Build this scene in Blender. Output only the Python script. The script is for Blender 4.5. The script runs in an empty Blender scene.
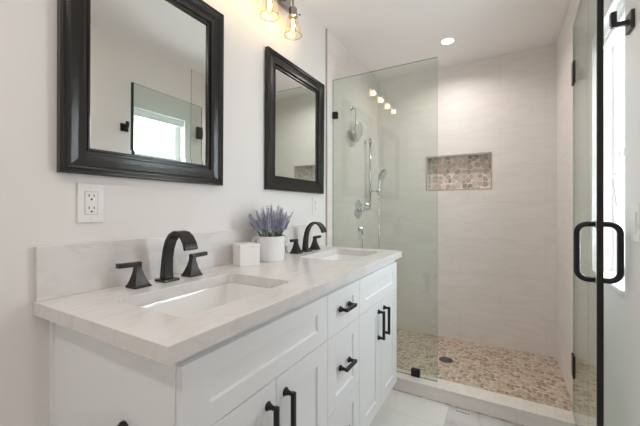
import bpy, bmesh, math, random
from mathutils import Vector, Matrix, Euler
S = bpy.context.scene
C = S.collection
PI = math.pi

# ------------------------------------------------------------------ camera
cam_d = bpy.data.cameras.new('camera')
cam = bpy.data.objects.new('camera', cam_d); C.objects.link(cam)
cam.location = (1.0892, 0.0, 1.1457)
cam.rotation_euler = (PI/2, 0, math.radians(29.7276))
cam_d.sensor_width = 36.0
cam_d.lens = 321.603/640*36.0
cam_d.shift_y = -3.82/640
cam_d.clip_start = 0.02
S.camera = cam

# ------------------------------------------------------------------ world, lights, exposure
W = bpy.data.worlds.new('sky'); S.world = W; W.use_nodes = True
W.node_tree.nodes['Background'].inputs[0].default_value = (0.905, 0.90, 1.0, 1)
W.node_tree.nodes['Background'].inputs[1].default_value = 10.0
S.view_settings.view_transform = 'Standard'
S.view_settings.look = 'None'
S.view_settings.gamma = 1.0
S.view_settings.use_curve_mapping = False
S.view_settings.exposure = 0.64
S.cycles.max_bounces = 16
S.cycles.diffuse_bounces = 8
S.cycles.glossy_bounces = 8
S.cycles.transmission_bounces = 8
S.cycles.transparent_max_bounces = 24
S.cycles.caustics_reflective = True
S.cycles.caustics_refractive = False
S.cycles.sample_clamp_indirect = 6.0
S.cycles.use_denoising = True

SHOWER_LAMP = 3.3        # W, recessed lamp over the shower
FILL_LAMP = 2.6         # W, base power of the unseen fill lamps added in the ceiling
BULB = 0.42               # W each, vanity bulbs

def area(name, loc, rot, sx, sy, power, color, portal=False, shape='RECTANGLE'):
    d = bpy.data.lights.new(name, 'AREA'); d.shape = shape
    d.size = sx
    if shape == 'RECTANGLE': d.size_y = sy
    d.energy = power; d.color = color
    if portal: d.cycles.is_portal = True
    o = bpy.data.objects.new(name, d); C.objects.link(o)
    o.location = loc; o.rotation_euler = rot
    return o
WY0, WY1, WZ0, WZ1 = 1.462, 1.927, 0.852, 1.925      # window opening
XR, YB, H = 1.446, 3.042, 2.4164
YN = -1.35
area('window_portal', (XR+0.13, (WY0+WY1)/2, (WZ0+WZ1)/2), (0, PI/2, 0), WZ1-WZ0, WY1-WY0, 1, (1, 1, 1), portal=True)

# ------------------------------------------------------------------ materials
def nt(name):
    m = bpy.data.materials.new(name); m.use_nodes = True
    t = m.node_tree; b = t.nodes['Principled BSDF']
    return m, t, b
def N(t, kind, **kw):
    n = t.nodes.new(kind)
    for k, v in kw.items(): setattr(n, k, v)
    return n
def plain(name, col, rough=0.5, metal=0.0, bump=0.0, bscale=200.0, coat=0.0, spec=0.5, var=0.0, vscale=6.0):
    m, t, b = nt(name)
    b.inputs['Base Color'].default_value = (*col, 1)
    b.inputs['Roughness'].default_value = rough
    b.inputs['Metallic'].default_value = metal
    b.inputs['Specular IOR Level'].default_value = spec
    b.inputs['Coat Weight'].default_value = coat
    tc = N(t, 'ShaderNodeTexCoord')
    nz = N(t, 'ShaderNodeTexNoise'); nz.inputs['Scale'].default_value = vscale if var else bscale
    t.links.new(tc.outputs['Object'], nz.inputs['Vector'])
    if var:
        mx = N(t, 'ShaderNodeMix', data_type='RGBA')
        mx.inputs[6].default_value = (*[c*(1-var) for c in col], 1)
        mx.inputs[7].default_value = (*[min(1, c*(1+var)) for c in col], 1)
        t.links.new(nz.outputs['Fac'], mx.inputs[0]); t.links.new(mx.outputs[2], b.inputs['Base Color'])
    if bump:
        n2 = N(t, 'ShaderNodeTexNoise'); n2.inputs['Scale'].default_value = bscale
        t.links.new(tc.outputs['Object'], n2.inputs['Vector'])
        bp = N(t, 'ShaderNodeBump'); bp.inputs['Strength'].default_value = bump; bp.inputs['Distance'].default_value = 0.001
        t.links.new(n2.outputs['Fac'], bp.inputs['Height']); t.links.new(bp.outputs[0], b.inputs['Normal'])
    return m

def thin_glass(name, tint, gloss_rough=0.0, base=0.04):
    """thin clear sheet: Schlick mix of see-through and mirror reflection, same on both faces"""
    m = bpy.data.materials.new(name); m.use_nodes = True
    t = m.node_tree; t.nodes.clear()
    out = N(t, 'ShaderNodeOutputMaterial'); mix = N(t, 'ShaderNodeMixShader')
    tr = N(t, 'ShaderNodeBsdfTransparent'); tr.inputs[0].default_value = (*tint, 1)
    gl = N(t, 'ShaderNodeBsdfGlossy'); gl.inputs['Roughness'].default_value = gloss_rough
    gl.inputs['Color'].default_value = (0.95, 1, 0.98, 1)
    lw = N(t, 'ShaderNodeLayerWeight'); lw.inputs['Blend'].default_value = 0.5
    p = N(t, 'ShaderNodeMath', operation='POWER'); p.inputs[1].default_value = 5
    q = N(t, 'ShaderNodeMath', operation='MULTIPLY_ADD'); q.inputs[1].default_value = 1-base; q.inputs[2].default_value = base
    t.links.new(lw.outputs['Facing'], p.inputs[0]); t.links.new(p.outputs[0], q.inputs[0])
    t.links.new(q.outputs[0], mix.inputs[0]); t.links.new(tr.outputs[0], mix.inputs[1]); t.links.new(gl.outputs[0], mix.inputs[2])
    t.links.new(mix.outputs[0], out.inputs[0])
    return m

def emit(name, col, s):
    m = bpy.data.materials.new(name); m.use_nodes = True
    t = m.node_tree; t.nodes.clear()
    out = N(t, 'ShaderNodeOutputMaterial'); e = N(t, 'ShaderNodeEmission')
    e.inputs[0].default_value = (*col, 1); e.inputs[1].default_value = s
    t.links.new(e.outputs[0], out.inputs[0]); return m

def ramp(t, src, stops):
    r = N(t, 'ShaderNodeValToRGB'); el = r.color_ramp.elements
    while len(el) > 1: el.remove(el[-1])
    el[0].position = stops[0][0]; el[0].color = (*stops[0][1], 1)
    for p_, c in stops[1:]:
        e = el.new(p_); e.color = (*c, 1)
    t.links.new(src, r.inputs[0]); return r

def swap_vec(t, axes, offset=(0, 0, 0)):
    """object coordinates reordered so the tile pattern lies in the named plane"""
    tc = N(t, 'ShaderNodeTexCoord'); sp = N(t, 'ShaderNodeSeparateXYZ'); cb = N(t, 'ShaderNodeCombineXYZ')
    t.links.new(tc.outputs['Object'], sp.inputs[0])
    for i, a in enumerate(axes):
        if a is None: continue
        ad = N(t, 'ShaderNodeMath', operation='ADD'); ad.inputs[1].default_value = offset[i]
        t.links.new(sp.outputs['XYZ'.index(a)], ad.inputs[0]); t.links.new(ad.outputs[0], cb.inputs[i])
    return cb.outputs[0], tc

def tile_mat(name, axes, offset, bw, bh, c1, c2, grout, vein, rough=0.35, row_off=0.5, stretch=(1.2, 5, 1), vein_amt=0.5, mortar=0.0016, grey_from=None):
    m, t, b = nt(name)
    vec, tc = swap_vec(t, axes, offset)
    br = N(t, 'ShaderNodeTexBrick'); br.offset = row_off; br.squash = 1
    br.inputs['Color1'].default_value = (*c1, 1); br.inputs['Color2'].default_value = (*c2, 1)
    br.inputs['Mortar'].default_value = (*grout, 1)
    br.inputs['Scale'].default_value = 1; br.inputs['Mortar Size'].default_value = mortar
    br.inputs['Brick Width'].default_value = bw; br.inputs['Row Height'].default_value = bh
    br.inputs['Mortar Smooth'].default_value = 0.1
    t.links.new(vec, br.inputs['Vector'])
    mp = N(t, 'ShaderNodeMapping'); mp.inputs['Scale'].default_value = stretch
    mp.inputs['Rotation'].default_value = (0, 0, 0.12)
    t.links.new(vec, mp.inputs[0])
    nz = N(t, 'ShaderNodeTexNoise'); nz.inputs['Scale'].default_value = 2.2; nz.inputs['Detail'].default_value = 7
    nz.inputs['Distortion'].default_value = 0.9
    t.links.new(mp.outputs[0], nz.inputs['Vector'])
    r = ramp(t, nz.outputs['Fac'], [(0.36, (1, 1, 1)), (0.47, (0.55, 0.55, 0.55)), (0.51, (0, 0, 0)), (0.56, (0.6, 0.6, 0.6)), (0.72, (1, 1, 1))])
    mx = N(t, 'ShaderNodeMix', data_type='RGBA'); mx.inputs[7].default_value = (*vein, 1)
    iv = N(t, 'ShaderNodeMath', operation='MULTIPLY_ADD'); iv.inputs[1].default_value = -vein_amt; iv.inputs[2].default_value = vein_amt
    t.links.new(r.outputs[0], iv.inputs[0]); t.links.new(iv.outputs[0], mx.inputs[0])
    t.links.new(br.outputs['Color'], mx.inputs[6]); t.links.new(mx.outputs[2], b.inputs['Base Color'])
    if grey_from is not None:      # tiles laid beyond this line are a greyer, more veined batch
        sx = N(t, 'ShaderNodeSeparateXYZ'); t.links.new(tc.outputs['Object'], sx.inputs[0])
        gt = N(t, 'ShaderNodeMath', operation='GREATER_THAN'); gt.inputs[1].default_value = grey_from
        t.links.new(sx.outputs[0], gt.inputs[0])
        am = N(t, 'ShaderNodeMath', operation='MULTIPLY_ADD'); am.inputs[1].default_value = 0.8; am.inputs[2].default_value = 0.2
        t.links.new(gt.outputs[0], am.inputs[0])
        ml = N(t, 'ShaderNodeMath', operation='MULTIPLY'); t.links.new(am.outputs[0], ml.inputs[0]); t.links.new(iv.outputs[0], ml.inputs[1])
        t.links.new(ml.outputs[0], mx.inputs[0])
        gm = N(t, 'ShaderNodeMix', data_type='RGBA', blend_type='MULTIPLY'); gm.inputs[7].default_value = (0.82, 0.82, 0.835, 1)
        t.links.new(gt.outputs[0], gm.inputs[0]); t.links.new(mx.outputs[2], gm.inputs[6]); t.links.new(gm.outputs[2], b.inputs['Base Color'])
    b.inputs['Roughness'].default_value = rough
    bp = N(t, 'ShaderNodeBump'); bp.inputs['Strength'].default_value = 0.25; bp.inputs['Distance'].default_value = 0.001
    bp.invert = True
    t.links.new(br.outputs['Fac'], bp.inputs['Height']); t.links.new(bp.outputs[0], b.inputs['Normal'])
    return m

def pebble_mat(name, axes, cols, grout, scale=26.0):
    m, t, b = nt(name)
    vec, tc = swap_vec(t, axes)
    vs = []
    nw = N(t, 'ShaderNodeTexNoise'); nw.inputs['Scale'].default_value = 14; t.links.new(vec, nw.inputs['Vector'])
    sc = N(t, 'ShaderNodeVectorMath', operation='SCALE'); sc.inputs['Scale'].default_value = 0.02
    t.links.new(nw.outputs['Color'], sc.inputs[0])
    ad = N(t, 'ShaderNodeVectorMath', operation='ADD'); t.links.new(vec, ad.inputs[0]); t.links.new(sc.outputs[0], ad.inputs[1])
    ve = N(t, 'ShaderNodeTexVoronoi', feature='DISTANCE_TO_EDGE', voronoi_dimensions='2D'); ve.inputs['Scale'].default_value = scale
    vc = N(t, 'ShaderNodeTexVoronoi', feature='F1', voronoi_dimensions='2D'); vc.inputs['Scale'].default_value = scale
    for v in (ve, vc):
        v.inputs['Randomness'].default_value = 0.85; t.links.new(ad.outputs[0], v.inputs['Vector'])
    sx = N(t, 'ShaderNodeSeparateXYZ'); t.links.new(vc.outputs['Color'], sx.inputs[0])
    n = len(cols)
    r = ramp(t, sx.outputs[0], [(i/n, c) for i, c in enumerate(cols)]); r.color_ramp.interpolation = 'CONSTANT'
    nz = N(t, 'ShaderNodeTexNoise'); nz.inputs['Scale'].default_value = 60; t.links.new(vec, nz.inputs['Vector'])
    mm = N(t, 'ShaderNodeMix', data_type='RGBA', blend_type='MULTIPLY'); mm.inputs[0].default_value = 0.35
    t.links.new(r.outputs[0], mm.inputs[6]); t.links.new(nz.outputs['Color'], mm.inputs[7])
    rd = N(t, 'ShaderNodeMath', operation='MULTIPLY_ADD'); rd.inputs[1].default_value = -0.6; rd.inputs[2].default_value = 0.6*0.64
    t.links.new(vc.outputs['Distance'], rd.inputs[0])
    mn = N(t, 'ShaderNodeMath', operation='MINIMUM'); t.links.new(rd.outputs[0], mn.inputs[0]); t.links.new(ve.outputs['Distance'], mn.inputs[1])
    st = N(t, 'ShaderNodeMapRange'); st.inputs[1].default_value = 0.025; st.inputs[2].default_value = 0.06
    t.links.new(mn.outputs[0], st.inputs[0])
    mx = N(t, 'ShaderNodeMix', data_type='RGBA'); mx.inputs[6].default_value = (*grout, 1)
    t.links.new(st.outputs[0], mx.inputs[0]); t.links.new(mm.outputs[2], mx.inputs[7])
    t.links.new(mx.outputs[2], b.inputs['Base Color'])
    b.inputs['Roughness'].default_value = 0.4
    hr = N(t, 'ShaderNodeMapRange'); hr.inputs[1].default_value = 0.0; hr.inputs[2].default_value = 0.25
    t.links.new(mn.outputs[0], hr.inputs[0])
    bp = N(t, 'ShaderNodeBump'); bp.inputs['Strength'].default_value = 0.5; bp.inputs['Distance'].default_value = 0.004
    t.links.new(hr.outputs[0], bp.inputs['Height']); t.links.new(bp.outputs[0], b.inputs['Normal'])
    return m

def quartz_mat(name, base, vein, rough=0.22, scale=1.0):
    m, t, b = nt(name)
    tc = N(t, 'ShaderNodeTexCoord'); mp = N(t, 'ShaderNodeMapping')
    mp.inputs['Rotation'].default_value = (0.35, 0.2, 0.75); mp.inputs['Scale'].default_value = (7*scale, 1.6*scale, 5*scale)
    t.links.new(tc.outputs['Object'], mp.inputs[0])
    nz = N(t, 'ShaderNodeTexNoise'); nz.inputs['Scale'].default_value = 3; nz.inputs['Detail'].default_value = 8
    nz.inputs['Distortion'].default_value = 0.6; t.links.new(mp.outputs[0], nz.inputs['Vector'])
    r = ramp(t, nz.outputs['Fac'], [(0.30, base), (0.44, [c*0.975 for c in base]), (0.5, vein), (0.545, [c*0.97 for c in base]), (0.7, base)])
    n2 = N(t, 'ShaderNodeTexNoise'); n2.inputs['Scale'].default_value = 9; n2.inputs['Detail'].default_value = 4
    t.links.new(tc.outputs['Object'], n2.inputs['Vector'])
    f = N(t, 'ShaderNodeMapRange'); f.inputs[1].default_value = 0.45; f.inputs[2].default_value = 0.7
    t.links.new(n2.outputs['Fac'], f.inputs[0])
    mx = N(t, 'ShaderNodeMix', data_type='RGBA'); mx.inputs[7].default_value = (*[c*0.985 for c in base], 1)
    t.links.new(f.outputs[0], mx.inputs[0]); t.links.new(r.outputs[0], mx.inputs[6])
    t.links.new(mx.outputs[2], b.inputs['Base Color']); b.inputs['Roughness'].default_value = rough
    return m

M = {}
M['paint'] = plain('wall_paint', (0.80, 0.785, 0.775), 0.6, bump=0.05, bscale=350)
M['ceil'] = plain('ceiling_paint', (0.84, 0.82, 0.81), 0.75, bump=0.04, bscale=300)
M['trimpaint'] = plain('trim_paint', (0.86, 0.87, 0.87), 0.4, bump=0.02)
tc1, tc2, tg, tv = (0.80, 0.765, 0.74), (0.775, 0.74, 0.715), (0.69, 0.655, 0.63), (0.65, 0.615, 0.59)
M['tile_x'] = tile_mat('marble_tile_end', ('X', 'Z', None), (0.15, 0.02, 0), 0.61, 0.305, tc1, tc2, tg, tv, vein_amt=0.35, rough=0.6)
M['tile_y'] = tile_mat('marble_tile_side', ('Y', 'Z', None), (0.1, 0.02, 0), 0.61, 0.305, tc1, tc2, tg, tv, vein_amt=0.35, rough=0.6)
M['tile_edge'] = plain('tile_edge_strip', (0.45, 0.40, 0.36), 0.4, var=0.05)
M['curb_front'] = tile_mat('curb_tile', ('X', 'Z', None), (0.2, 0.15, 0), 0.9, 0.4, (0.80, 0.77, 0.745), (0.79, 0.76, 0.735), tg, tv, vein_amt=0.3)
M['curb_top'] = quartz_mat('curb_stone', (0.80, 0.765, 0.72), (0.74, 0.70, 0.66), 0.3)
M['floor'] = tile_mat('floor_marble_tile', ('Y', 'X', None), (-0.2, -0.215, 0), 0.6, 0.6, (0.80, 0.785, 0.77), (0.77, 0.755, 0.745), (0.60, 0.58, 0.57), (0.52, 0.50, 0.50), row_off=0.35, stretch=(2, 3.2, 1), vein_amt=0.55, rough=0.3, grey_from=0.815)
M['pebble'] = pebble_mat('pebble_floor', ('X', 'Y', None), [(0.42, 0.29, 0.20), (0.62, 0.49, 0.37), (0.54, 0.40, 0.28), (0.68, 0.56, 0.44), (0.36, 0.27, 0.20), (0.62, 0.47, 0.34), (0.72, 0.62, 0.51), (0.66, 0.53, 0.40)], (0.70, 0.60, 0.50), 35)
M['pebble_niche'] = pebble_mat('pebble_niche', ('X', 'Z', None), [(0.50, 0.455, 0.415), (0.70, 0.63, 0.565), (0.60, 0.545, 0.49), (0.74, 0.67, 0.60), (0.36, 0.325, 0.295), (0.66, 0.575, 0.50), (0.57, 0.51, 0.46), (0.72, 0.635, 0.55)], (0.78, 0.66, 0.60), 23)
M['cab'] = plain('cabinet_paint', (0.84, 0.87, 0.89), 0.35, bump=0.02, bscale=250)
M['cabdark'] = plain('cabinet_inside', (0.35, 0.34, 0.33), 0.7, bump=0.02)
M['quartz'] = quartz_mat('quartz_top', (0.765, 0.75, 0.745), (0.685, 0.67, 0.665))
M['ceramic'] = plain('sink_ceramic', (0.86, 0.865, 0.86), 0.05, coat=0.6, var=0.01)
M['black'] = plain('matte_black_metal', (0.012, 0.012, 0.012), 0.38, spec=0.35, bump=0.03, bscale=500)
M['bronze'] = plain('dark_bronze_metal', (0.016, 0.014, 0.0135), 0.3, metal=0.1, bump=0.03, bscale=400)
M['frame'] = plain('espresso_frame', (0.010, 0.009, 0.0085), 0.26, spec=0.5, var=0.25, vscale=30)
M['mirror'] = plain('mirror_silver', (0.86, 0.885, 0.87), 0.015, metal=1.0, var=0.004)
M['chrome'] = plain('chrome', (0.74, 0.75, 0.76), 0.14, metal=1.0, var=0.02)
M['nickel'] = plain('brushed_nickel', (0.36, 0.34, 0.33), 0.25, metal=1.0, var=0.05)
M['white_plastic'] = plain('white_plastic', (0.82, 0.815, 0.80), 0.35, var=0.005)
M['slot'] = plain('dark_slot', (0.06, 0.055, 0.05), 0.6, var=0.05)
M['pot'] = plain('white_pot', (0.80, 0.80, 0.80), 0.4, var=0.01)
M['boxw'] = plain('white_box_board', (0.84, 0.84, 0.84), 0.45, var=0.006, vscale=40)
M['stem'] = plain('stem_green', (0.16, 0.24, 0.12), 0.6, var=0.3, vscale=40)
M['leaf'] = plain('sage_leaf', (0.36, 0.42, 0.38), 0.6, var=0.25, vscale=40)
M['lav'] = plain('lavender_flower', (0.34, 0.33, 0.50), 0.7, var=0.45, vscale=60)
M['lav2'] = plain('lavender_pale', (0.52, 0.54, 0.64), 0.7, var=0.35, vscale=60)
M['soil'] = plain('soil', (0.07, 0.05, 0.04), 0.9, bump=0.5, bscale=120, var=0.3)
M['glass'] = thin_glass('shower_glass', (0.885, 0.92, 0.895))
M['glass_edge'] = plain('glass_edge_green', (0.10, 0.17, 0.14), 0.15, var=0.05)
M['shade'] = thin_glass('amber_shade_glass', (0.985, 0.955, 0.90), 0.02)
M['rimglass'] = thin_glass('shade_rim_glass', (0.72, 0.66, 0.56), 0.02, 0.15)
M['pane'] = thin_glass('window_glass', (0.98, 0.99, 0.99))
M['bulb'] = emit('warm_bulb', (1.0, 0.80, 0.50), 12.0)
M['amber'] = thin_glass('amber_bulb_glass', (0.97, 0.84, 0.62), 0.05)
M['lens'] = emit('downlight_lens', (1.0, 0.93, 0.84), 10.0)
M['roll'] = plain('shade_fabric', (0.80, 0.82, 0.82), 0.8, bump=0.1, bscale=400)
M['clear_edge'] = plain('clear_washer', (0.45, 0.55, 0.53), 0.2, var=0.02)

# ------------------------------------------------------------------ mesh helpers
def obj(name, bm, mats, parent=None, loc=None, bevel=0.0, segs=2, smooth=False, angle=35):
    me = bpy.data.meshes.new(name)
    bmesh.ops.recalc_face_normals(bm, faces=bm.faces)
    if smooth:
        for f in bm.faces: f.smooth = True
    bm.to_mesh(me); bm.free()
    if not isinstance(mats, (list, tuple)): mats = [mats]
    for m in mats: me.materials.append(M[m])
    o = bpy.data.objects.new(name, me); C.objects.link(o)
    if parent: o.parent = parent
    if loc: o.location = loc
    if smooth:
        try: me.set_sharp_from_angle(angle=math.radians(angle))
        except Exception: pass
    if bevel:
        b = o.modifiers.new('edge', 'BEVEL'); b.width = bevel; b.segments = segs; b.limit_method = 'ANGLE'; b.angle_limit = math.radians(40)
    return o
def thing(name, label, cat, loc=(0, 0, 0), rz=0.0, group=None):
    o = bpy.data.objects.new(name, None); C.objects.link(o)
    o.empty_display_size = 0.05
    o.location = loc; o.rotation_euler = (0, 0, rz); o['label'] = label; o['category'] = cat
    if group: o['group'] = group
    return o
def tag(o, label, cat, group=None):
    o['label'] = label; o['category'] = cat
    if group: o['group'] = group
    return o
def struct(name, bm, mats, **kw):
    o = obj(name, bm, mats, **kw); o['kind'] = 'structure'; return o

def box(bm, x0, x1, y0, y1, z0, z1, mi=0, mat=None):
    vs = [bm.verts.new((x, y, z)) for x in (x0, x1) for y in (y0, y1) for z in (z0, z1)]
    if mat is not None:
        for v in vs: v.co = mat @ v.co
    for q in ((0, 1, 3, 2), (4, 6, 7, 5), (0, 4, 5, 1), (2, 3, 7, 6), (0, 2, 6, 4), (1, 5, 7, 3)):
        f = bm.faces.new([vs[i] for i in q]); f.material_index = mi
    return vs
def frame_from(d):
    d = Vector(d).normalized()
    u = Vector((0, 0, 1)) if abs(d.z) < 0.9 else Vector((1, 0, 0))
    a = d.cross(u).normalized(); b = d.cross(a).normalized()
    return a, b
def tube(bm, pts, rad, n=12, mi=0, caps=True):
    pts = [Vector(p) for p in pts]
    rads = rad if isinstance(rad, (list, tuple)) else [rad]*len(pts)
    rings = []; a = None
    for i, p in enumerate(pts):
        d = (pts[min(i+1, len(pts)-1)] - pts[max(i-1, 0)]).normalized()
        if a is None: a, b = frame_from(d)
        else:
            a = (a - d*a.dot(d)).normalized(); b = d.cross(a)
        rings.append([bm.verts.new(p + (a*math.cos(2*PI*k/n) + b*math.sin(2*PI*k/n))*rads[i]) for k in range(n)])
    for r, s in zip(rings, rings[1:]):
        for k in range(n):
            f = bm.faces.new((r[k], r[(k+1) % n], s[(k+1) % n], s[k])); f.material_index = mi; f.smooth = True
    if caps:
        for r in (rings[0], rings[-1]):
            f = bm.faces.new(r); f.material_index = mi
def lathe(bm, prof, n=32, mat=None, mi=0, cap=True):
    rings = []
    for r, z in prof:
        if r < 1e-6: rings.append([bm.verts.new((0, 0, z))])
        else: rings.append([bm.verts.new((r*math.cos(2*PI*k/n), r*math.sin(2*PI*k/n), z)) for k in range(n)])
    if mat is not None:
        for rg in rings:
            for v in rg: v.co = mat @ v.co
    for r, s in zip(rings, rings[1:]):
        for k in range(n):
            k2 = (k+1) % n
            if len(r) == 1 and len(s) == 1: continue
            if len(r) == 1: f = bm.faces.new((r[0], s[k], s[k2]))
            elif len(s) == 1: f = bm.faces.new((r[k], r[k2], s[0]))
            else: f = bm.faces.new((r[k], r[k2], s[k2], s[k]))
            f.material_index = mi; f.smooth = True
    if cap:
        for rg in (rings[0], rings[-1]):
            if len(rg) > 2: f = bm.faces.new(rg); f.material_index = mi
def to_dir(loc, d):
    """matrix taking +Z to direction d at loc"""
    q = Vector((0, 0, 1)).rotation_difference(Vector(d))
    return Matrix.Translation(Vector(loc)) @ q.to_matrix().to_4x4()
def rrect(x0, x1, y0, y1, r, n=6):
    out = []
    for cx, cy, a0 in ((x1-r, y1-r, 0), (x0+r, y1-r, PI/2), (x0+r, y0+r, PI), (x1-r, y0+r, 1.5*PI)):
        for k in range(n+1):
            a = a0 + PI/2*k/n; out.append((cx+r*math.cos(a), cy+r*math.sin(a)))
    return out
def slab(bm, outer, holes, z0, z1, to3=lambda a, b, c: (a, b, c), mi=0):
    """flat plate with holes, extruded from z0 to z1"""
    loops = [outer] + list(holes)
    t = bmesh.new(); es = []
    for lp in loops:
        vs = [t.verts.new((p[0], p[1], 0)) for p in lp]
        for i in range(len(vs)): es.append(t.edges.new((vs[i], vs[(i+1) % len(vs)])))
    bmesh.ops.triangle_fill(t, edges=es, use_beauty=True, use_dissolve=False)
    t.verts.ensure_lookup_table()
    lo = [bm.verts.new(to3(v.co.x, v.co.y, z0)) for v in t.verts]
    hi = [bm.verts.new(to3(v.co.x, v.co.y, z1)) for v in t.verts]
    t.verts.index_update()
    for f in t.faces:
        ids = [v.index for v in f.verts]
        a = bm.faces.new([hi[i] for i in ids]); a.material_index = mi
        b = bm.faces.new([lo[i] for i in reversed(ids)]); b.material_index = mi
    s = 0
    for lp in loops:
        n = len(lp)
        for i in range(n):
            f = bm.faces.new((lo[s+i], lo[s+(i+1) % n], hi[s+(i+1) % n], hi[s+i])); f.material_index = mi
        s += n
    t.free()
B = bmesh.new

# ------------------------------------------------------------------ room shell
YT = 1.986                      # where the shower tile starts on the side walls
bm = B(); box(bm, -0.12, XR+0.12, YN-0.12, YT+0.02, -0.1, 0.0); struct('floor', bm, 'floor')
bm = B(); box(bm, -0.12, XR+0.12, YN-0.12, YB+0.2, H, H+0.1); struct('ceiling', bm, 'ceil')
bm = B(); box(bm, -0.12, 0, YN-0.12, YB+0.2, 0, H); wl = struct('wall_left', bm, 'paint')
bm = B(); slab(bm, [(YN-0.12, 0), (YB+0.2, 0), (YB+0.2, H), (YN-0.12, H)], [[(WY0, WZ0), (WY1, WZ0), (WY1, WZ1), (WY0, WZ1)]],
               XR, XR+0.12, lambda a, b, c: (c, a, b)); wr = struct('wall_right', bm, 'paint')
bm = B(); box(bm, 0, XR, YN-0.12, YN, 0, H); struct('wall_near', bm, 'paint')
# shower end wall with niche
NX0, NX1, NZ0, NZ1 = 0.4754, 1.0012, 1.3169, 1.620
bm = B(); slab(bm, [(0, 0), (XR, 0), (XR, H), (0, H)], [[(NX0, NZ0), (NX1, NZ0), (NX1, NZ1), (NX0, NZ1)]], YB, YB+0.10, lambda a, b, c: (a, c, b))
wf = struct('wall_far', bm, 'tile_x')
bm = B(); box(bm, NX0, NX1, YB+0.085, YB+0.10, NZ0, NZ1); obj('niche_back', bm, 'pebble_niche', wf)
bm = B(); slab(bm, [(NX0-0.006, NZ0-0.006), (NX1+0.006, NZ0-0.006), (NX1+0.006, NZ1+0.006), (NX0-0.006, NZ1+0.006)],
               [[(NX0+0.003, NZ0+0.003), (NX1-0.003, NZ0+0.003), (NX1-0.003, NZ1-0.003), (NX0+0.003, NZ1-0.003)]], YB-0.002, YB+0.004, lambda a, b, c: (a, c, b))
obj('niche_edge', bm, 'tile_edge', wf)
# tiled layers on both shower side walls
bm = B(); box(bm, 0, 0.012, YT+0.004, YB, 0, H); obj('shower_tile', bm, 'tile_y', wl)
bm = B(); box(bm, XR-0.004, XR, YT+0.004, YB, 0, H); obj('shower_tile', bm, 'tile_y', wr)
bm = B(); box(bm, 0, 0.013, YT, YT+0.004, 0, H); struct('trim_1', bm, 'tile_edge')
bm = B(); box(bm, XR-0.005, XR, YT, YT+0.004, 0, H); struct('trim_2', bm, 'tile_edge')
# shower floor and curb
CY0, CY1, CZ = 2.0041, 2.121, 0.0854
bm = B(); box(bm, -0.05, XR+0.05, YT+0.02, YB+0.1, -0.1, 0.0048); struct('floor_shower', bm, 'pebble')
bm = B(); box(bm, 0.0125, XR-0.0055, CY0+0.005, CY1-0.003, 0, CZ-0.010); cb = struct('shower_curb', bm, 'curb_front')
bm = B(); box(bm, 0.0125, XR-0.0055, CY0, CY1, CZ-0.010, CZ); obj('curb_top', bm, 'curb_top', cb, bevel=0.002)
# baseboard at right wall
bm = B(); box(bm, XR-0.014, XR, YN, YT-0.001, 0, 0.10); struct('baseboard_right', bm, 'trimpaint', bevel=0.003)

# ------------------------------------------------------------------ window in the right wall
bm = B()
slab(bm, [(WY0, WZ0), (WY1, WZ0), (WY1, WZ1), (WY0, WZ1)], [[(WY0+0.05, WZ0+0.05), (WY1-0.05, WZ0+0.05), (WY1-0.05, WZ1-0.04), (WY0+0.05, WZ1-0.04)]],
     XR+0.075, XR+0.115, lambda a, b, c: (c, a, b))
wn = struct('window_1', bm, 'trimpaint', bevel=0.003)
bm = B(); box(bm, XR+0.093, XR+0.097, WY0+0.05, WY1-0.05, WZ0+0.05, WZ1-0.04); obj('pane', bm, 'pane', wn)
bm = B(); box(bm, XR+0.084, XR+0.106, WY0+0.05, WY1-0.05, 1.37, 1.405); obj('meeting_rail', bm, 'trimpaint', wn)
bm = B(); box(bm, XR-0.008, XR+0.075, WY0+0.001, WY1-0.001, WZ0, WZ0+0.016); obj('window_sill', bm, 'trimpaint', wn, bevel=0.003)
ws = thing('window_shade', 'white window shade rolled up at the top of the bright window', 'window shade', (XR+0.045, (WY0+WY1)/2, WZ1))
bm = B(); box(bm, -0.02, 0.025, -(WY1-WY0)/2+0.002, (WY1-WY0)/2-0.002, -0.030, -0.0005); obj('headrail', bm, 'trimpaint', ws, bevel=0.002)
bm = B()
for k in range(4): box(bm, -0.015+0.001*(k % 2), 0.018-0.001*(k % 2), -(WY1-WY0)/2+0.004, (WY1-WY0)/2-0.004, -0.030-0.0065*(k+1), -0.030-0.0065*k)
obj('shade_fabric', bm, 'roll', ws)
bm = B()
tube(bm, [(-0.022, -0.130, -0.03), (-0.026, -0.132, -0.35), (-0.030, -0.136, -0.655)], 0.0016, 6)
obj('pull_cord', bm, 'white_plastic', ws)
bm = B()
holes = [[(0.005*math.cos(2*PI*k/12), h+0.005*math.sin(2*PI*k/12)) for k in range(12)] for h in (0.018, 0.036)]
slab(bm, rrect(-0.012, 0.012, 0, 0.115, 0.010, 5), holes, -0.003, 0.003, lambda a, b, c: (c, a, b))
o = obj('pull_handle', bm, 'white_plastic', ws, loc=(-0.032, -0.118, -0.770)); o.rotation_euler = (math.radians(12), 0, math.radians(-42))

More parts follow.
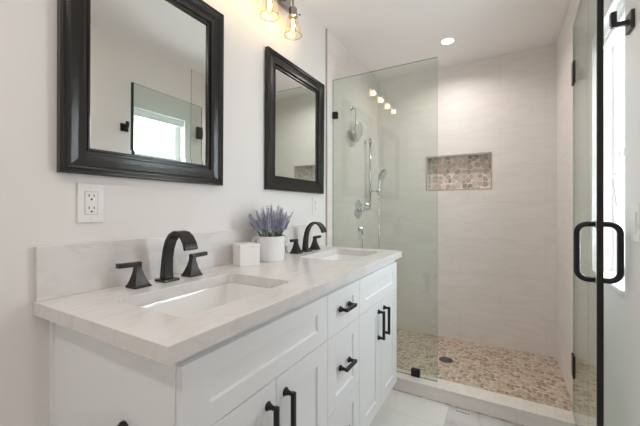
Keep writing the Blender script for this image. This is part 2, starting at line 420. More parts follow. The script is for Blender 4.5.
# ------------------------------------------------------------------ vanity cabinet
VY0, VY1, XB, XF = 0.406, 1.866, 0.530, 0.548
ZT, ZB = 0.8640, 0.132
van = thing('vanity_cabinet', 'white shaker double vanity cabinet with black pulls under the pale stone top', 'vanity', (0, 0, 0))
bm = B()
box(bm, 0.002, XB, VY0, VY0+0.018, ZB, ZT)
box(bm, 0.002, XB, VY1-0.018, VY1, ZB, ZT)
box(bm, 0.002, XB-0.018, VY0+0.018, VY1-0.018, ZB, ZB+0.018)
box(bm, 0.002, 0.012, VY0+0.018, VY1-0.018, ZB+0.018, ZT-0.13)
obj('carcass', bm, 'cab', van)
bm = B()   # face frame
ys = [VY0+0.018, 1.0035, 1.295, VY1-0.018]
box(bm, XB-0.018, XB, ys[0], ys[-1], ZT-0.028, ZT)
box(bm, XB-0.018, XB, ys[0], ys[-1], ZB, ZB+0.03)
box(bm, XB-0.018, XB, ys[0], ys[0]+0.02, ZB+0.03, ZT-0.028)
box(bm, XB-0.018, XB, ys[-1]-0.02, ys[-1], ZB+0.03, ZT-0.028)
for y in ys[1:3]: box(bm, XB-0.018, XB, y-0.018, y+0.018, ZB+0.03, ZT-0.028)
obj('face_frame', bm, 'cab', van)
bm = B(); box(bm, 0.002, XB-0.07, VY0+0.02, VY1-0.02, 0.0, ZB); obj('toe_kick', bm, 'cab', van)
bm = B(); box(bm, 0.0, 0.020, VY0-0.005, VY0, 0.0, ZT); obj('scribe_strip', bm, 'cab', van)

def shaker(name, y0, y1, z0, z1, stile=0.069, rail=0.062, rec=0.007):
    bm = B(); xb, xf = XB+0.0005, XF
    P = lambda x, a, b, c, d: [bm.verts.new((x, a, c)), bm.verts.new((x, b, c)), bm.verts.new((x, b, d)), bm.verts.new((x, a, d))]
    bk = P(xb, y0, y1, z0, z1); fr = P(xf, y0, y1, z0, z1)
    i1 = P(xf, y0+stile, y1-stile, z0+rail, z1-rail); i2 = P(xf-rec, y0+stile+0.003, y1-stile-0.001, z0+rail+0.003, z1-rail-0.001)
    bm.faces.new(bk); bm.faces.new(i2)
    for a, b in ((bk, fr), (fr, i1), (i1, i2)):
        for k in range(4): bm.faces.new((a[k], a[(k+1) % 4], b[(k+1) % 4], b[k]))
    return obj(name, bm, 'cab', van, bevel=0.0012, segs=2)

def pull(parent, y, z, cc, vertical, name='handle'):
    """bar pull with flared feet, standing 32 mm off the front"""
    bm = B(); x0 = XF
    d = (0, 0, 1) if vertical else (0, 1, 0)
    for s in (-1, 1):
        c = Vector((x0, y, z)) + Vector(d)*s*cc/2
        lathe(bm, [(0.0125, 0), (0.0125, 0.002), (0.0090, 0.007), (0.0064, 0.014), (0.0058, 0.027)], 14, to_dir(c, (1, 0, 0)))
    hw = 0.0062
    e = cc/2 + 0.006
    if vertical: box(bm, x0+0.023, x0+0.035, y-hw, y+hw, z-e, z+e)
    else: box(bm, x0+0.023, x0+0.035, y-e, y+e, z-hw, z+hw)
    return obj(name, bm, 'black', parent, bevel=0.0015)
G = 0.0015
y_a, y_b, y_c, y_d = 0.4085, 1.0035, 1.295, 1.848
z_t, z_1, z_2, z_3 = 0.840, 0.682, 0.400, 0.142
# left sink bay
f = shaker('false_front', y_a, y_b-G, z_1+G, z_t, rail=0.05)
ym = (y_a+y_b)/2
d = shaker('door', y_a, ym-G, z_3, z_1-G); pull(d, ym-0.037, 0.562, 0.128, True)
d = shaker('door', ym+G, y_b-G, z_3, z_1-G); pull(d, ym+0.041, 0.562, 0.128, True)
# drawers
yc = (y_b+y_c)/2
for za, zb, hz in ((z_1, z_t, 0.765), (z_2, z_1-2*G, 0.541), (z_3, z_2-2*G, 0.262)):
    d = shaker('drawer_front', y_b+G, y_c-G, za+G*0, zb, stile=0.064, rail=0.05)
    pull(d, yc-0.008, hz, 0.080, False)
# right sink bay
shaker('false_front', y_c+G, y_d, z_1+G, z_t, rail=0.05)
ym = (y_c+y_d)/2
d = shaker('door', y_c+G, ym-G, z_3, z_1-G); pull(d, ym-0.040, 0.572, 0.128, True)
d = shaker('door', ym+G, y_d, z_3, z_1-G); pull(d, ym+0.042, 0.572, 0.128, True)

# ------------------------------------------------------------------ countertop with two sink cut-outs
TY0, TY1, TD, TZ = 0.3639, 1.886, 0.5681, 0.900
S1 = (0.176, 0.462, 0.478, 0.905)
S2 = (0.176, 0.462, 1.378, 1.805)
top = thing('countertop', 'pale veined quartz countertop with two sink cut-outs on the white vanity', 'countertop', (0, 0, 0))
bm = B(); slab(bm, [(0.001, TY0), (TD, TY0), (TD, TY1), (0.001, TY1)], [rrect(*S1, 0.028), rrect(*S2, 0.028)], ZT+0.0004, TZ)
obj('slab', bm, 'quartz', top, bevel=0.0015)
bs = thing('backsplash', 'low pale quartz backsplash strip along the wall behind the faucets', 'backsplash', (0, TY0, TZ))
bm = B(); box(bm, 0.001, 0.0175, 0.004, TY1-TY0, 0.0004, 0.146); obj('slab', bm, 'quartz', bs, bevel=0.0012)

def sink(r, label):
    x0, x1, y0, y1 = r
    t = thing('sink', label, 'sink', ((x0+x1)/2, (y0+y1)/2, ZT), 0, 'sinks in the vanity top')
    hx, hy = (x1-x0)/2, (y1-y0)/2
    bm = B(); rings = []
    spec = [(0.022, 0.0, 0.045), (-0.001, 0.0, 0.03), (-0.004, -0.012, 0.03), (-0.012, -0.075, 0.04), (-0.025, -0.105, 0.05), (-0.055, -0.122, 0.06), (-0.09, -0.128, 0.03)]
    for g, z, r_ in spec:
        rings.append([bm.verts.new((p[0], p[1], z)) for p in rrect(-hx-g, hx+g, -hy-g, hy+g, r_, 6)])
    # outer shell
    for g, z, r_ in [(-0.08, -0.140, 0.04), (-0.045, -0.136, 0.06), (-0.012, -0.115, 0.05), (0.004, -0.078, 0.045), (0.010, -0.012, 0.04), (0.022, -0.010, 0.045)]:
        rings.append([bm.verts.new((p[0], p[1], z)) for p in rrect(-hx-g, hx+g, -hy-g, hy+g, r_, 6)])
    n = len(rings[0])
    for a, b in zip(rings[:7], rings[1:7]):
        for k in range(n): bm.faces.new((a[k], a[(k+1) % n], b[(k+1) % n], b[k])).smooth = True
    bm.faces.new(rings[6])
    for a, b in zip(rings[7:], rings[8:]):
        for k in range(n): bm.faces.new((a[k], a[(k+1) % n], b[(k+1) % n], b[k])).smooth = True
    bm.faces.new(rings[7])
    for k in range(n): bm.faces.new((rings[0][k], rings[0][(k+1) % n], rings[-1][(k+1) % n], rings[-1][k]))
    obj('basin', bm, 'ceramic', t, smooth=True)
    bm = B(); lathe(bm, [(0.0, 0.004), (0.014, 0.004), (0.017, 0.002), (0.021, 0.003), (0.022, 0.0005), (0.022, 0.0)], 24)
    obj('drain', bm, 'bronze', t, loc=(-0.02, 0, -0.128))
sink(S1, 'white rectangular undermount sink at the near end of the countertop')
sink(S2, 'white rectangular undermount sink beyond the lavender pot, near the shower')

# ------------------------------------------------------------------ faucets
def faucet(y, label):
    t = thing('faucet', label, 'faucet', (0.085, y, TZ), 0, 'widespread faucets on the vanity')
    bm = B(); box(bm, -0.028, 0.028, -0.029, 0.029, 0, 0.008); obj('base_plate', bm, 'bronze', t, bevel=0.002)
    # ribbon spout: centre line in x-z, thickness along the normal, width along y
    bm = B()
    cl = [(-0.004, 0.008, .025, .036), (-0.003, 0.040, .022, .034), (0.0, 0.075, .0185, .034), (0.007, 0.110, .015, .036), (0.020, 0.139, .0130, .039),
          (0.040, 0.160, .0115, .042), (0.062, 0.169, .0105, .045), (0.084, 0.166, .010, .047), (0.102, 0.153, .010, .049), (0.115, 0.134, .010, .050), (0.122, 0.113, .010, .051)]
    rings = []
    for i, (x, z, th, w) in enumerate(cl):
        a = cl[max(i-1, 0)]; b = cl[min(i+1, len(cl)-1)]
        d = Vector((b[0]-a[0], 0, b[1]-a[1])).normalized(); nrm = Vector((d.z, 0, -d.x))
        c = Vector((x, 0, z)); ring = []
        for s, u in ((-1, -1), (-1, 1), (1, 1), (1, -1)):
            ring.append(bm.verts.new(c + nrm*th/2*u + Vector((0, s*w/2, 0))))
        rings.append(ring)
    for r, s in zip(rings, rings[1:]):
        for k in range(4): bm.faces.new((r[k], r[(k+1) % 4], s[(k+1) % 4], s[k])).smooth = True
    bm.faces.new(rings[0]); bm.faces.new(rings[-1])
    o = obj('spout', bm, 'bronze', t, smooth=True, angle=50)
    b = o.modifiers.new('edge', 'BEVEL'); b.width = 0.0018; b.segments = 2; b.limit_method = 'ANGLE'; b.angle_limit = math.radians(50)
    for s in (-1, 1):
        bm = B(); rings = []
        for h, z in ((0.027, 0), (0.027, 0.005), (0.0240, 0.008), (0.0192, 0.020), (0.0142, 0.036), (0.0100, 0.054), (0.0085, 0.068)):
            off = 0.0035*s*(z/0.068)
            rings.append([bm.verts.new((h*a, h*b_+off, z)) for a, b_ in ((-1, -1), (1, -1), (1, 1), (-1, 1))])
        for r, q in zip(rings, rings[1:]):
            for k in range(4): bm.faces.new((r[k], r[(k+1) % 4], q[(k+1) % 4], q[k]))
        bm.faces.new(rings[0]); bm.faces.new(rings[-1])
        hd = obj('handle', bm, 'bronze', t, loc=(0, 0.1*s, 0), bevel=0.001)
        bm = B(); a, b_ = sorted((-0.0065*s, 0.064*s))
        box(bm, -0.0105, 0.0105, a, b_, 0.0, 0.0145)
        lv = obj('lever', bm, 'bronze', hd, loc=(0, 0.0015*s, 0.0655), bevel=0.002); lv.rotation_euler = (0.03*s, 0, 0)
faucet(0.700, 'dark bronze arched faucet with two lever handles behind the near sink')
faucet(1.592, 'dark bronze arched faucet with two lever handles right of the lavender pot')

# ------------------------------------------------------------------ mirrors
def mirror(y0, y1, z0, z1, label):
    t = thing('wall_mirror', label, 'mirror', (0.0031, (y0+y1)/2, (z0+z1)/2), 0, 'framed mirrors over the vanity')
    t.rotation_euler = (0, math.radians(0.45), 0)      # hangs leaning out a little at the top
    hy, hz = (y1-y0)/2, (z1-z0)/2
    prof = [(0, 0.0005), (0, 0.021), (0.003, 0.0262), (0.008, 0.0262), (0.0105, 0.0225), (0.0135, 0.0225), (0.0155, 0.0245), (0.019, 0.0245), (0.022, 0.0215),
            (0.028, 0.0195), (0.046, 0.0170), (0.060, 0.0175), (0.0625, 0.0165), (0.0635, 0.0095), (0.0715, 0.0095), (0.0725, 0.0130), (0.0775, 0.0130), (0.0805, 0.0085), (0.0805, 0.0005)]
    bm = B(); rings = []
    for w, d in prof:
        rings.append([bm.verts.new((d, a*(hy-w), b*(hz-w))) for a, b in ((-1, -1), (1, -1), (1, 1), (-1, 1))])
    for r, s in zip(rings, rings[1:] + rings[:1]):
        for k in range(4): bm.faces.new((r[k], r[(k+1) % 4], s[(k+1) % 4], s[k]))
    obj('frame', bm, 'frame', t, bevel=0.0006)
    bm = B(); w0, w1 = 0.0800, 0.094
    R = lambda w, d: [bm.verts.new((d, a*(hy-w), b*(hz-w))) for a, b in ((-1, -1), (1, -1), (1, 1), (-1, 1))]
    bk, ed, ins = R(w0, 0.0015), R(w0, 0.0060), R(w1, 0.0068)
    bm.faces.new(bk); bm.faces.new(ins)
    for r, s in ((bk, ed), (ed, ins)):
        for k in range(4): bm.faces.new((r[k], r[(k+1) % 4], s[(k+1) % 4], s[k]))
    obj('glass', bm, 'mirror', t)
mirror(0.4166, 1.0118, 1.2489, 1.9933, 'dark framed mirror above the near sink and the wall outlet')
mirror(1.3164, 1.9178, 1.2489, 1.9933, 'dark framed mirror above the lavender pot, beside the shower glass')

# ------------------------------------------------------------------ wall outlets
def outlet(yc, zc, label):
    t = thing('wall_outlet', label, 'outlet', (0, yc, zc), 0, 'outlets on the vanity wall')
    bm = B(); box(bm, 0.0003, 0.006, -0.0365, 0.0365, -0.0590, 0.0590); obj('cover_plate', bm, 'white_plastic', t, bevel=0.002)
    bm = B(); slab(bm, [(-0.0182, -0.0348), (0.0182, -0.0348), (0.0182, 0.0348), (-0.0182, 0.0348)], [[(-0.0170, -0.0336), (0.0170, -0.0336), (0.0170, 0.0336), (-0.0170, 0.0336)]], 0.0055, 0.0063, lambda a, b, c: (c, a, b))
    obj('gap_line', bm, 'tile_edge', t)
    bm = B(); box(bm, 0.0055, 0.0075, -0.0168, 0.0168, -0.0334, 0.0334); rc = obj('receptacle', bm, 'white_plastic', t, bevel=0.0006)
    for s in (-1, 1):
        bm = B(); z = 0.0185*s
        box(bm, 0.0070, 0.0078, -0.0080, -0.0055, z+0.000, z+0.0085)
        box(bm, 0.0070, 0.0078, 0.0055, 0.0080, z+0.001, z+0.0075)
        lathe(bm, [(0.003, 0), (0.003, 0.0008)], 12, to_dir((0.0070, 0, z-0.007), (1, 0, 0)))
        obj('socket_holes', bm, 'slot', rc)
    for s in (-1, 1):
        bm = B(); lathe(bm, [(0.0028, 0), (0.0028, 0.0008), (0.0, 0.0012)], 12, to_dir((0.0058, 0, 0.0475*s), (1, 0, 0))); obj('screw', bm, 'white_plastic', t)
outlet(0.5020, 1.164, 'white wall outlet under the near mirror, above the bare backsplash')
outlet(1.838, 1.168, 'white wall outlet under the far mirror, behind the far faucet')

# ------------------------------------------------------------------ vanity light, four glass shades
LX, LZ = 0.076, 2.258
vl = thing('vanity_light', 'four-bulb nickel vanity light with amber glass shades on the wall above the mirrors', 'light fixture', (0, 1.165, 2.324))
bm = B(); box(bm, 0.0003, 0.022, -0.365, 0.365, -0.038, 0.038); obj('backplate', bm, 'nickel', vl, bevel=0.003)
for k in range(4):
    y = -0.3085 + 0.2055*k
    bm = B(); tube(bm, [(0.020, y, 0.0), (0.050, y, 0.004), (0.068, y, 0.002), (LX, y, -0.012), (LX, y, -0.070)], 0.006, 10); arm = obj('arm', bm, 'nickel', vl)
    bm = B(); lathe(bm, [(0.0, -0.064), (0.019, -0.064), (0.0225, -0.069), (0.0225, -0.104), (0.025, -0.106), (0.025, -0.113), (0.014, -0.115), (0.0, -0.115)], 20, Matrix.Translation((LX, y, 0)))
    obj('socket', bm, 'nickel', arm)
    bm = B()
    dv = Vector((0.45, 0.85, 0)).normalized(); c = Vector((LX, y, -0.088))
    tube(bm, [c+dv*0.015, c+dv*0.043], 0.0022, 8); lathe(bm, [(0.0045, 0), (0.0045, 0.006)], 10, to_dir(c+dv*0.041, dv))
    obj('thumb_screw', bm, 'nickel', arm)
    bm = B()
    prof = [(0.0215, -0.110), (0.029, -0.115), (0.034, -0.128), (0.040, -0.155), (0.045, -0.190), (0.048, -0.216)]
    lathe(bm, prof, 32, Matrix.Translation((LX, y, 0)), cap=False)
    lathe(bm, [(r-0.002, z) for r, z in prof], 32, Matrix.Translation((LX, y, 0)), cap=False)
    obj('glass_shade', bm, 'shade', vl)
    bm = B(); tr = [(0.0490, -0.2150), (0.0490, -0.2175), (0.0455, -0.2175), (0.0455, -0.2150), (0.0490, -0.2150)]
    lathe(bm, tr, 32, Matrix.Translation((LX, y, 0)), cap=False); obj('shade_rim', bm, 'rimglass', vl)
    bm = B(); lathe(bm, [(0.0, -0.1155), (0.0125, -0.1155), (0.014, -0.125), (0.019, -0.145), (0.0215, -0.168), (0.019, -0.188), (0.011, -0.202), (0.0, -0.207)], 20, Matrix.Translation((LX, y, 0)))
    bl = obj('bulb', bm, 'amber', vl)
    bm = B(); lathe(bm, [(0.0, -0.125), (0.005, -0.127), (0.0085, -0.142), (0.0085, -0.175), (0.005, -0.190), (0.0, -0.192)], 12, Matrix.Translation((LX, y, 0)))
    obj('filament', bm, 'bulb', bl)
    d = bpy.data.lights.new('bulb_glow', 'POINT'); d.energy = BULB; d.color = (1.0, 0.86, 0.72); d.shadow_soft_size = 0.02
    lo = bpy.data.objects.new('bulb_glow', d); C.objects.link(lo); lo.parent = vl; lo.location = (LX+0.024, y, -0.165)

# ------------------------------------------------------------------ recessed light over the shower, plus added fill lamps out of view
def downlight(x, y, label, power, spread=165, col=(1.0, 0.93, 0.88)):
    t = thing('recessed_light', label, 'ceiling light', (x, y, H))
    bm = B(); lathe(bm, [(0.043, -0.001), (0.044, -0.004), (0.055, -0.003), (0.058, -0.0003), (0.043, -0.0003)], 36, cap=False); obj('trim_ring', bm, 'white_plastic', t, smooth=True)
    bm = B(); lathe(bm, [(0.0, -0.0015), (0.043, -0.0015), (0.043, -0.0004), (0.0, -0.0004)], 32, cap=False); obj('lens', bm, 'lens', t)
    a = area('lamp_glow', (x, y, H-0.006), (0, 0, 0), 0.085, 0.085, power, col, shape='DISK')
    a.data.spread = math.radians(spread)
    a.parent = t; a.location = (0, 0, -0.006)
downlight(0.7208, 2.5878, 'round recessed light glowing in the ceiling over the shower', SHOWER_LAMP, 150)
downlight(1.0, 0.36, 'added round fill light in the ceiling, out of view over the near end of the vanity', FILL_LAMP*0.7)  # lamp added out of view to lift the general room light
downlight(0.45, -0.55, 'added round fill light in the ceiling, out of view behind the vanity end', FILL_LAMP*1.5)  # lamp added behind the camera to brighten the right wall

# ------------------------------------------------------------------ shower glass panel and door
YP = 2.0744
pn = thing('shower_glass_panel', 'fixed clear greenish glass shower panel standing on the curb behind the vanity', 'glass panel', (0, YP, CZ))
def pane_mesh(bm, x0, x1, y0, y1, z0, z1, thin):
    vs = box(bm, x0, x1, y0, y1, z0, z1)
    for f in bm.faces:
        f.normal_update(); f.material_index = 0 if abs(f.normal['xyz'.index(thin)]) > 0.9 else 1
bm = B(); pane_mesh(bm, 0.0125, 0.7356, -0.005, 0.005, 0.0005, 2.0809-CZ, 'y'); obj('glass', bm, ['glass', 'glass_edge'], pn)
def clamp(x0, x1, z0, z1):
    bm = B(); box(bm, x0, x1, -0.013, -0.0051, z0, z1); box(bm, x0, x1, 0.0051, 0.013, z0, z1); obj('clamp', bm, 'black', pn, bevel=0.0015)
clamp(0.0125, 0.050, 1.800-CZ, 1.848-CZ)
clamp(0.577, 0.630, 0.0, 0.046)

HX, HY, EX, EY = 1.402, 2.0744, 1.3705, 1.4000
ang = math.atan2(EX-HX, HY-EY)      # door swung open towards the room
dr = thing('shower_door', 'clear glass shower door swung open by the right wall, with black pull handle', 'shower door', (HX, HY, 0.098), ang)
DL = math.hypot(EX-HX, HY-EY)
DZ = 2.0809-0.098
# local frame: door runs along -Y from hinge
bm = B(); pane_mesh(bm, -0.005, 0.005, -DL+0.012, 0.0, 0, DZ, 'x'); obj('glass', bm, ['glass', 'glass_edge'], dr)
bm = B(); box(bm, -0.0085, 0.0085, -DL, -DL+0.0118, 0, DZ); obj('edge_seal', bm, 'black', dr)
bm = B(); box(bm, -0.004, 0.004, -DL+0.012, -0.002, -0.011, -0.0002); obj('door_sweep', bm, 'pane', dr)
for zc in (1.833-0.098, 0.354-0.098):
    bm = B()
    box(bm, -0.0105, -0.0051, -0.056, 0.004, zc-0.055, zc+0.055); box(bm, 0.0051, 0.0105, -0.056, 0.004, zc-0.055, zc+0.055)
    hg = obj('hinge', bm, 'black', dr, bevel=0.0015)
    bm = B(); tube(bm, [(0.0, 0.008, zc-0.03), (0.0, 0.008, zc+0.03)], 0.006, 12)
    box(bm, 0.004, XR-0.0058-HX, 0.004, 0.012, zc-0.028, zc+0.028); obj('wall_leaf', bm, 'black', hg)
bm = B()
hy, z0, z1, so, rr = -DL+0.040, 0.901-0.098, 1.094-0.098, 0.0575, 0.030
hp = []
def arc(c0, c1, cx, cz, a0, a1, sgn, n=6):
    return [(sgn*(cx+rr*math.cos(a0+(a1-a0)*k/n)), hy, cz+rr*math.sin(a0+(a1-a0)*k/n)) for k in range(n+1)]
for s in (-1, 1):
    pts = [(s*0.0055, hy, z0)] + arc(0, 0, so-rr, z0+rr, -PI/2, 0, s) + arc(0, 0, so-rr, z1-rr, 0, PI/2, s) + [(s*0.0055, hy, z1)]
    tube(bm, pts, 0.0095, 14)
ph = obj('pull_handle', bm, 'black', dr)
for z in (z0, z1):
    bm = B()
    for s in (-1, 1): lathe(bm, [(0.0135, 0), (0.0135, 0.003)], 16, to_dir((s*0.0052, hy, z), (s, 0, 0)))
    obj('washer', bm, 'clear_edge', ph)

# set the swing into the meshes so the root stays square to the room
RZ = Matrix.Rotation(ang, 4, 'Z')
for c in dr.children_recursive: c.data.transform(RZ)
dr.rotation_euler = (0, 0, 0)

# ------------------------------------------------------------------ robe hook and switch on the right wall
hk = thing('robe_hook', 'dark bronze robe hook on the wall beside the window', 'hook', (XR, 1.388, 1.745))
bm = B(); box(bm, -0.010, -0.0003, -0.029, 0.029, -0.029, 0.029); obj('wall_plate', bm, 'bronze', hk, bevel=0.002)
bm = B(); box(bm, -0.052, -0.009, -0.0075, 0.0075, -0.008, 0.007); obj('arm', bm, 'bronze', hk, bevel=0.001)
bm = B(); box(bm, -0.054, -0.038, -0.010, 0.010, 0.004, 0.042); obj('hook_post', bm, 'bronze', hk, bevel=0.002)
sw = thing('light_switch', 'white light switch plate on the right wall below the robe hook', 'switch', (XR, 1.343, 1.105))
bm = B(); box(bm, -0.006, -0.0003, -0.0365, 0.0365, -0.059, 0.059); obj('cover_plate', bm, 'white_plastic', sw, bevel=0.002)
bm = B(); box(bm, -0.0085, -0.0055, -0.0165, 0.0165, -0.033, 0.033); obj('rocker', bm, 'white_plastic', sw, bevel=0.001)

# ------------------------------------------------------------------ shower fittings on the left tiled wall
XT = 0.012
hd = thing('overhead_shower', 'round chrome shower head high on the tiled wall above the valve', 'shower head', (XT, 2.40, 1.965))
bm = B(); lathe(bm, [(0.020, 0.0003), (0.020, 0.004), (0.011, 0.008), (0.0, 0.008)], 24, to_dir((0, 0, 0), (1, 0, 0))); obj('flange', bm, 'chrome', hd)
bm = B(); tube(bm, [(0.008, 0, 0), (0.022, 0, 0.002), (0.034, 0, -0.010), (0.038, 0, -0.045), (0.038, 0, -0.180)], 0.007, 12); obj('arm', bm, 'chrome', hd)
bm = B(); lathe(bm, [(0.0, 0.0), (0.016, 0.0), (0.022, 0.014), (0.070, 0.022), (0.080, 0.026), (0.080, 0.034), (0.074, 0.037), (0.0, 0.037)], 32, to_dir((0.028, 0, -0.190), (0.96, 0, -0.28)))
obj('spray_head', bm, 'chrome', hd)

vv = thing('shower_valve', 'round chrome shower valve with lever on the tiled wall', 'shower valve', (XT, 2.540, 1.147))
bm = B(); lathe(bm, [(0.082, 0.0003), (0.082, 0.004), (0.076, 0.008), (0.030, 0.010), (0.0, 0.010)], 40, to_dir((0, 0, 0), (1, 0, 0))); obj('trim_plate', bm, 'chrome', vv)
bm = B(); lathe(bm, [(0.027, 0.009), (0.025, 0.045), (0.020, 0.050), (0.0, 0.050)], 24, to_dir((0, 0, 0), (1, 0, 0))); obj('hub', bm, 'chrome', vv)
bm = B(); tube(bm, [(0.038, 0.0, 0), (0.046, 0.04, -0.002), (0.060, 0.095, -0.002)], [0.010, 0.008, 0.006], 10); obj('lever', bm, 'chrome', vv)

sb = thing('slide_bar', 'vertical chrome slide bar for the hand shower on the tiled wall', 'shower bar', (XT, 2.695, 1.157))
bm = B(); tube(bm, [(0.050, 0, -0.01), (0.050, 0, 0.615)], 0.010, 14); obj('bar', bm, 'chrome', sb)
for z in (0.03, 0.585):
    bm = B(); lathe(bm, [(0.018, 0.0003), (0.018, 0.006), (0.010, 0.012), (0.010, 0.050)], 16, to_dir((0, 0, z), (1, 0, 0))); tube(bm, [(0.050, 0, z-0.016), (0.050, 0, z+0.016)], 0.0135, 14)
    obj('bracket', bm, 'chrome', sb)
bm = B(); tube(bm, [(0.050, 0, 0.132), (0.050, 0, 0.168)], 0.0165, 14); tube(bm, [(0.055, 0, 0.150), (0.105, 0.03, 0.152)], 0.009, 10); lathe(bm, [(0.017, -0.016), (0.015, 0.016)], 16, Matrix.Translation((0.115, 0.036, 0.152)))
obj('slider', bm, 'chrome', sb)

hs = thing('hand_shower', 'chrome hand shower held in the slide bar bracket', 'hand shower', (XT+0.115, 2.731, 1.27))
bm = B(); tube(bm, [(0, 0, 0.008), (0, 0, 0.06), (0.006, 0.006, 0.12), (0.014, 0.012, 0.165)], [0.011, 0.0125, 0.011, 0.012], 14); obj('handle', bm, 'chrome', hs)
bm = B(); lathe(bm, [(0.0, -0.012), (0.020, -0.010), (0.046, 0.004), (0.053, 0.012), (0.053, 0.020), (0.048, 0.023), (0.0, 0.023)], 28, to_dir((0.018, 0.014, 0.190), (0.80, -0.25, -0.35))); obj('spray_head', bm, 'chrome', hs)
el = thing('supply_elbow', 'small chrome hose outlet on the tiled wall below the valve', 'hose outlet', (XT, 2.560, 0.985))
bm = B(); lathe(bm, [(0.026, 0.0003), (0.026, 0.008), (0.015, 0.012), (0.015, 0.040), (0.0, 0.040)], 20, to_dir((0, 0, 0), (1, 0, 0))); obj('flange', bm, 'chrome', el)
bm = B(); tube(bm, [(0.030, 0, 0.004), (0.030, 0, -0.036)], 0.012, 14); obj('outlet', bm, 'chrome', el)
bm = B(); pts = []
P0, P1, P2, P3 = Vector((XT+0.030, 2.560, 0.949)), Vector((XT+0.03, 2.56, 0.18)), Vector((XT+0.16, 2.74, 0.25)), Vector((XT+0.115, 2.731, 1.278))
for k in range(33):
    u = k/32; pts.append(P0*(1-u)**3 + P1*3*u*(1-u)**2 + P2*3*u*u*(1-u) + P3*u**3)
tube(bm, pts, 0.0065, 10); o = obj('shower_hose', bm, 'chrome'); tag(o, 'flexible chrome hose hanging from the hand shower to the wall outlet', 'shower hose')

dn = thing('shower_drain', 'round dark drain grate in the pebble shower floor', 'drain', (0.711, 2.585, 0.0049))
bm = B(); lathe(bm, [(0.050, 0.0), (0.052, 0.0015), (0.046, 0.003), (0.043, 0.0025), (0.043, 0.0)], 32, cap=False); obj('rim', bm, 'nickel', dn)
bm = B(); lathe(bm, [(0.0, 0.0012), (0.043, 0.0012), (0.043, 0.0), (0.0, 0.0)], 32); obj('grate', bm, 'slot', dn)
bm = B()
for k in range(-3, 4):
    w = math.sqrt(0.041**2-(k*0.012)**2); box(bm, -w, w, k*0.012-0.002, k*0.012+0.002, 0.0012, 0.0026)
obj('grate_bars', bm, 'nickel', dn)

# ------------------------------------------------------------------ small slotted vent in the floor by the curb
fv = thing('floor_vent', 'small slotted vent flush in the floor tile in front of the curb', 'vent', (0.890, 1.969, 0.0))
bm = B(); box(bm, -0.040, 0.040, -0.011, 0.011, 0.0002, 0.0012); obj('vent_plate', bm, 'floor', fv)
for k in range(5):
    bm = B(); x = -0.030+0.0150*k
    box(bm, x-0.0055, x+0.0055, -0.0045, 0.0045, 0.0011, 0.0016); obj('slot', bm, 'slot', fv)

# ------------------------------------------------------------------ toilet paper holder on the vanity's end panel
tp = thing('paper_holder', 'black toilet paper holder post on the end panel of the vanity', 'toilet paper holder', (0.358, VY0, 0.659))
bm = B(); lathe(bm, [(0.0165, 0.0003), (0.0165, 0.006), (0.014, 0.009), (0.013, 0.009)], 24, to_dir((0, 0, 0), (0, -1, 0))); obj('flange', bm, 'black', tp)
bm = B(); tube(bm, [(0, -0.008, 0), (0, -0.026, 0)], 0.0135, 20); obj('post', bm, 'black', tp, bevel=0.002)
bm = B(); tube(bm, [(0, -0.019, -0.010), (0, -0.022, -0.05), (-0.01, -0.030, -0.062), (-0.16, -0.030, -0.062)], 0.007, 12); obj('roll_bar', bm, 'black', tp)

# ------------------------------------------------------------------ white box by the pot
wb = thing('white_box', 'small plain white square box standing left of the lavender pot', 'box', (0.098, 1.076, TZ), math.radians(-26))
bm = B(); box(bm, -0.045, 0.045, -0.045, 0.045, 0, 0.082); obj('body', bm, 'boxw', wb, bevel=0.002)
bm = B(); box(bm, -0.0465, 0.0465, -0.0465, 0.0465, 0.0822, 0.094); obj('lid', bm, 'boxw', wb, bevel=0.002)

# ------------------------------------------------------------------ lavender pot
lp = thing('lavender_pot', 'white two-handled ceramic pot of purple lavender on the countertop', 'potted plant', (0.116, 1.228, TZ))
bm = B(); lathe(bm, [(0.0, 0.0), (0.059, 0.0), (0.063, 0.004), (0.066, 0.06), (0.067, 0.113), (0.068, 0.117), (0.065, 0.118), (0.062, 0.113), (0.061, 0.098), (0.0, 0.098)], 40)
obj('pot', bm, 'pot', lp, smooth=True)
vd = Vector((0.80, 0.60, 0)).normalized()          # handles sit left and right as seen from the room
for s in (-1, 1):
    bm = B(); c = vd*0.066*s; pts = []
    for k in range(9):
        a = -PI/2 + PI*k/8
        pts.append(c + vd*s*(0.019*math.cos(a)) + Vector((0, 0, 0.093+0.020*math.sin(a))))
    tube(bm, pts, 0.0055, 10); obj('pot_handle', bm, 'pot', lp)
bm = B(); lathe(bm, [(0.0, 0.0985), (0.0605, 0.0985), (0.060, 0.103), (0.030, 0.108), (0.0, 0.109)], 28); obj('soil', bm, 'soil', lp)
rng = random.Random(7)
def blob(bm, c, r, h, d, mi):
    """small 4-sided bud pointing along d"""
    a, b = frame_from(d); c = Vector(c); d = Vector(d).normalized()
    lo = bm.verts.new(c); hi = bm.verts.new(c+d*h)
    mid = [bm.verts.new(c+d*h*0.45+(a*math.cos(PI/2*k)+b*math.sin(PI/2*k))*r) for k in range(4)]
    for k in range(4):
        for tip in (lo, hi):
            f = bm.faces.new((mid[k], mid[(k+1) % 4], tip)); f.material_index = mi
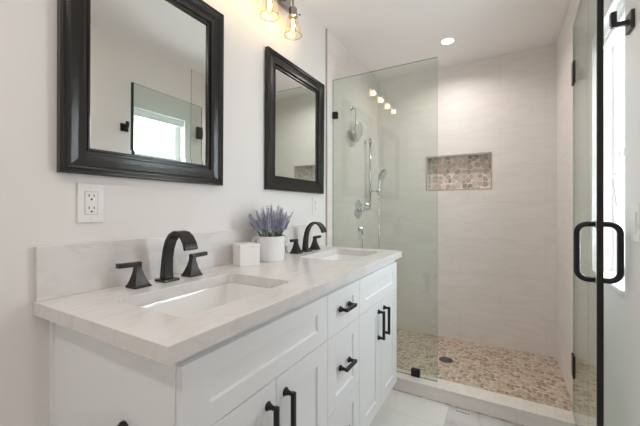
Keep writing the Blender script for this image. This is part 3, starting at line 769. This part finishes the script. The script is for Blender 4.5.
for i in range(96):
    rad = 0.052*math.sqrt(rng.random()); a = rng.random()*2*PI
    base = Vector((rad*math.cos(a), rad*math.sin(a), 0.103))
    lean = Vector((math.cos(a), math.sin(a), 0))*(0.80*rad/0.052)*rng.uniform(0.55, 1.0)
    lean.x = max(lean.x, -0.40)
    d = (Vector((0, 0, 1)) + lean + Vector((rng.uniform(-.08, .08), rng.uniform(-.08, .08), 0))).normalized()
    L = rng.uniform(0.095, 0.168) * (1.0 if lean.length < 0.4 else 0.92)
    tip = base + d*L + Vector((0, 0, -0.012*lean.length))
    st = base + d*L*rng.uniform(0.38, 0.55)
    bm = B(); tube(bm, [base, st, tip], [0.0013, 0.0012, 0.0009], 5)
    fl = 1 if rng.random() < 0.6 else 2
    nb = 9
    for k in range(nb):
        u = k/(nb-1); c = st.lerp(tip, u)
        w = 0.0062*(1-0.55*u)
        for q in range(4):
            aa = q*PI/2 + k*0.8
            e1, e2 = frame_from(d); o_ = (e1*math.cos(aa)+e2*math.sin(aa))
            blob(bm, c+o_*w*0.35, w*0.55, w*2.1, d+o_*0.75, fl)
    obj('lavender_sprig', bm, ['stem', 'lav', 'lav2'], lp)
for i in range(34):
    a = rng.random()*2*PI; rad = 0.050*rng.uniform(0.5, 1)
    base = Vector((rad*math.cos(a), rad*math.sin(a), 0.103)); out = Vector((math.cos(a), math.sin(a), 0))
    if out.x < -0.3: out.x = -0.3
    bm = B(); L = rng.uniform(0.05, 0.10); prev = None; side = Vector((-math.sin(a), math.cos(a), 0))
    for k in range(5):
        u = k/4; c = base + Vector((0, 0, L*u*(1-0.25*u))) + out*L*0.6*u*u
        w = 0.0045*(math.sin(PI*(0.15+0.85*u)) + 0.05)
        cur = [bm.verts.new(c-side*w), bm.verts.new(c+out*0.0012), bm.verts.new(c+side*w), bm.verts.new(c-out*0.0008)]
        if prev:
            for q in range(4): bm.faces.new((prev[q], prev[(q+1) % 4], cur[(q+1) % 4], cur[q]))
        else: bm.faces.new(cur)
        prev = cur
    bm.faces.new(prev)
    obj('leaf', bm, 'leaf', lp)
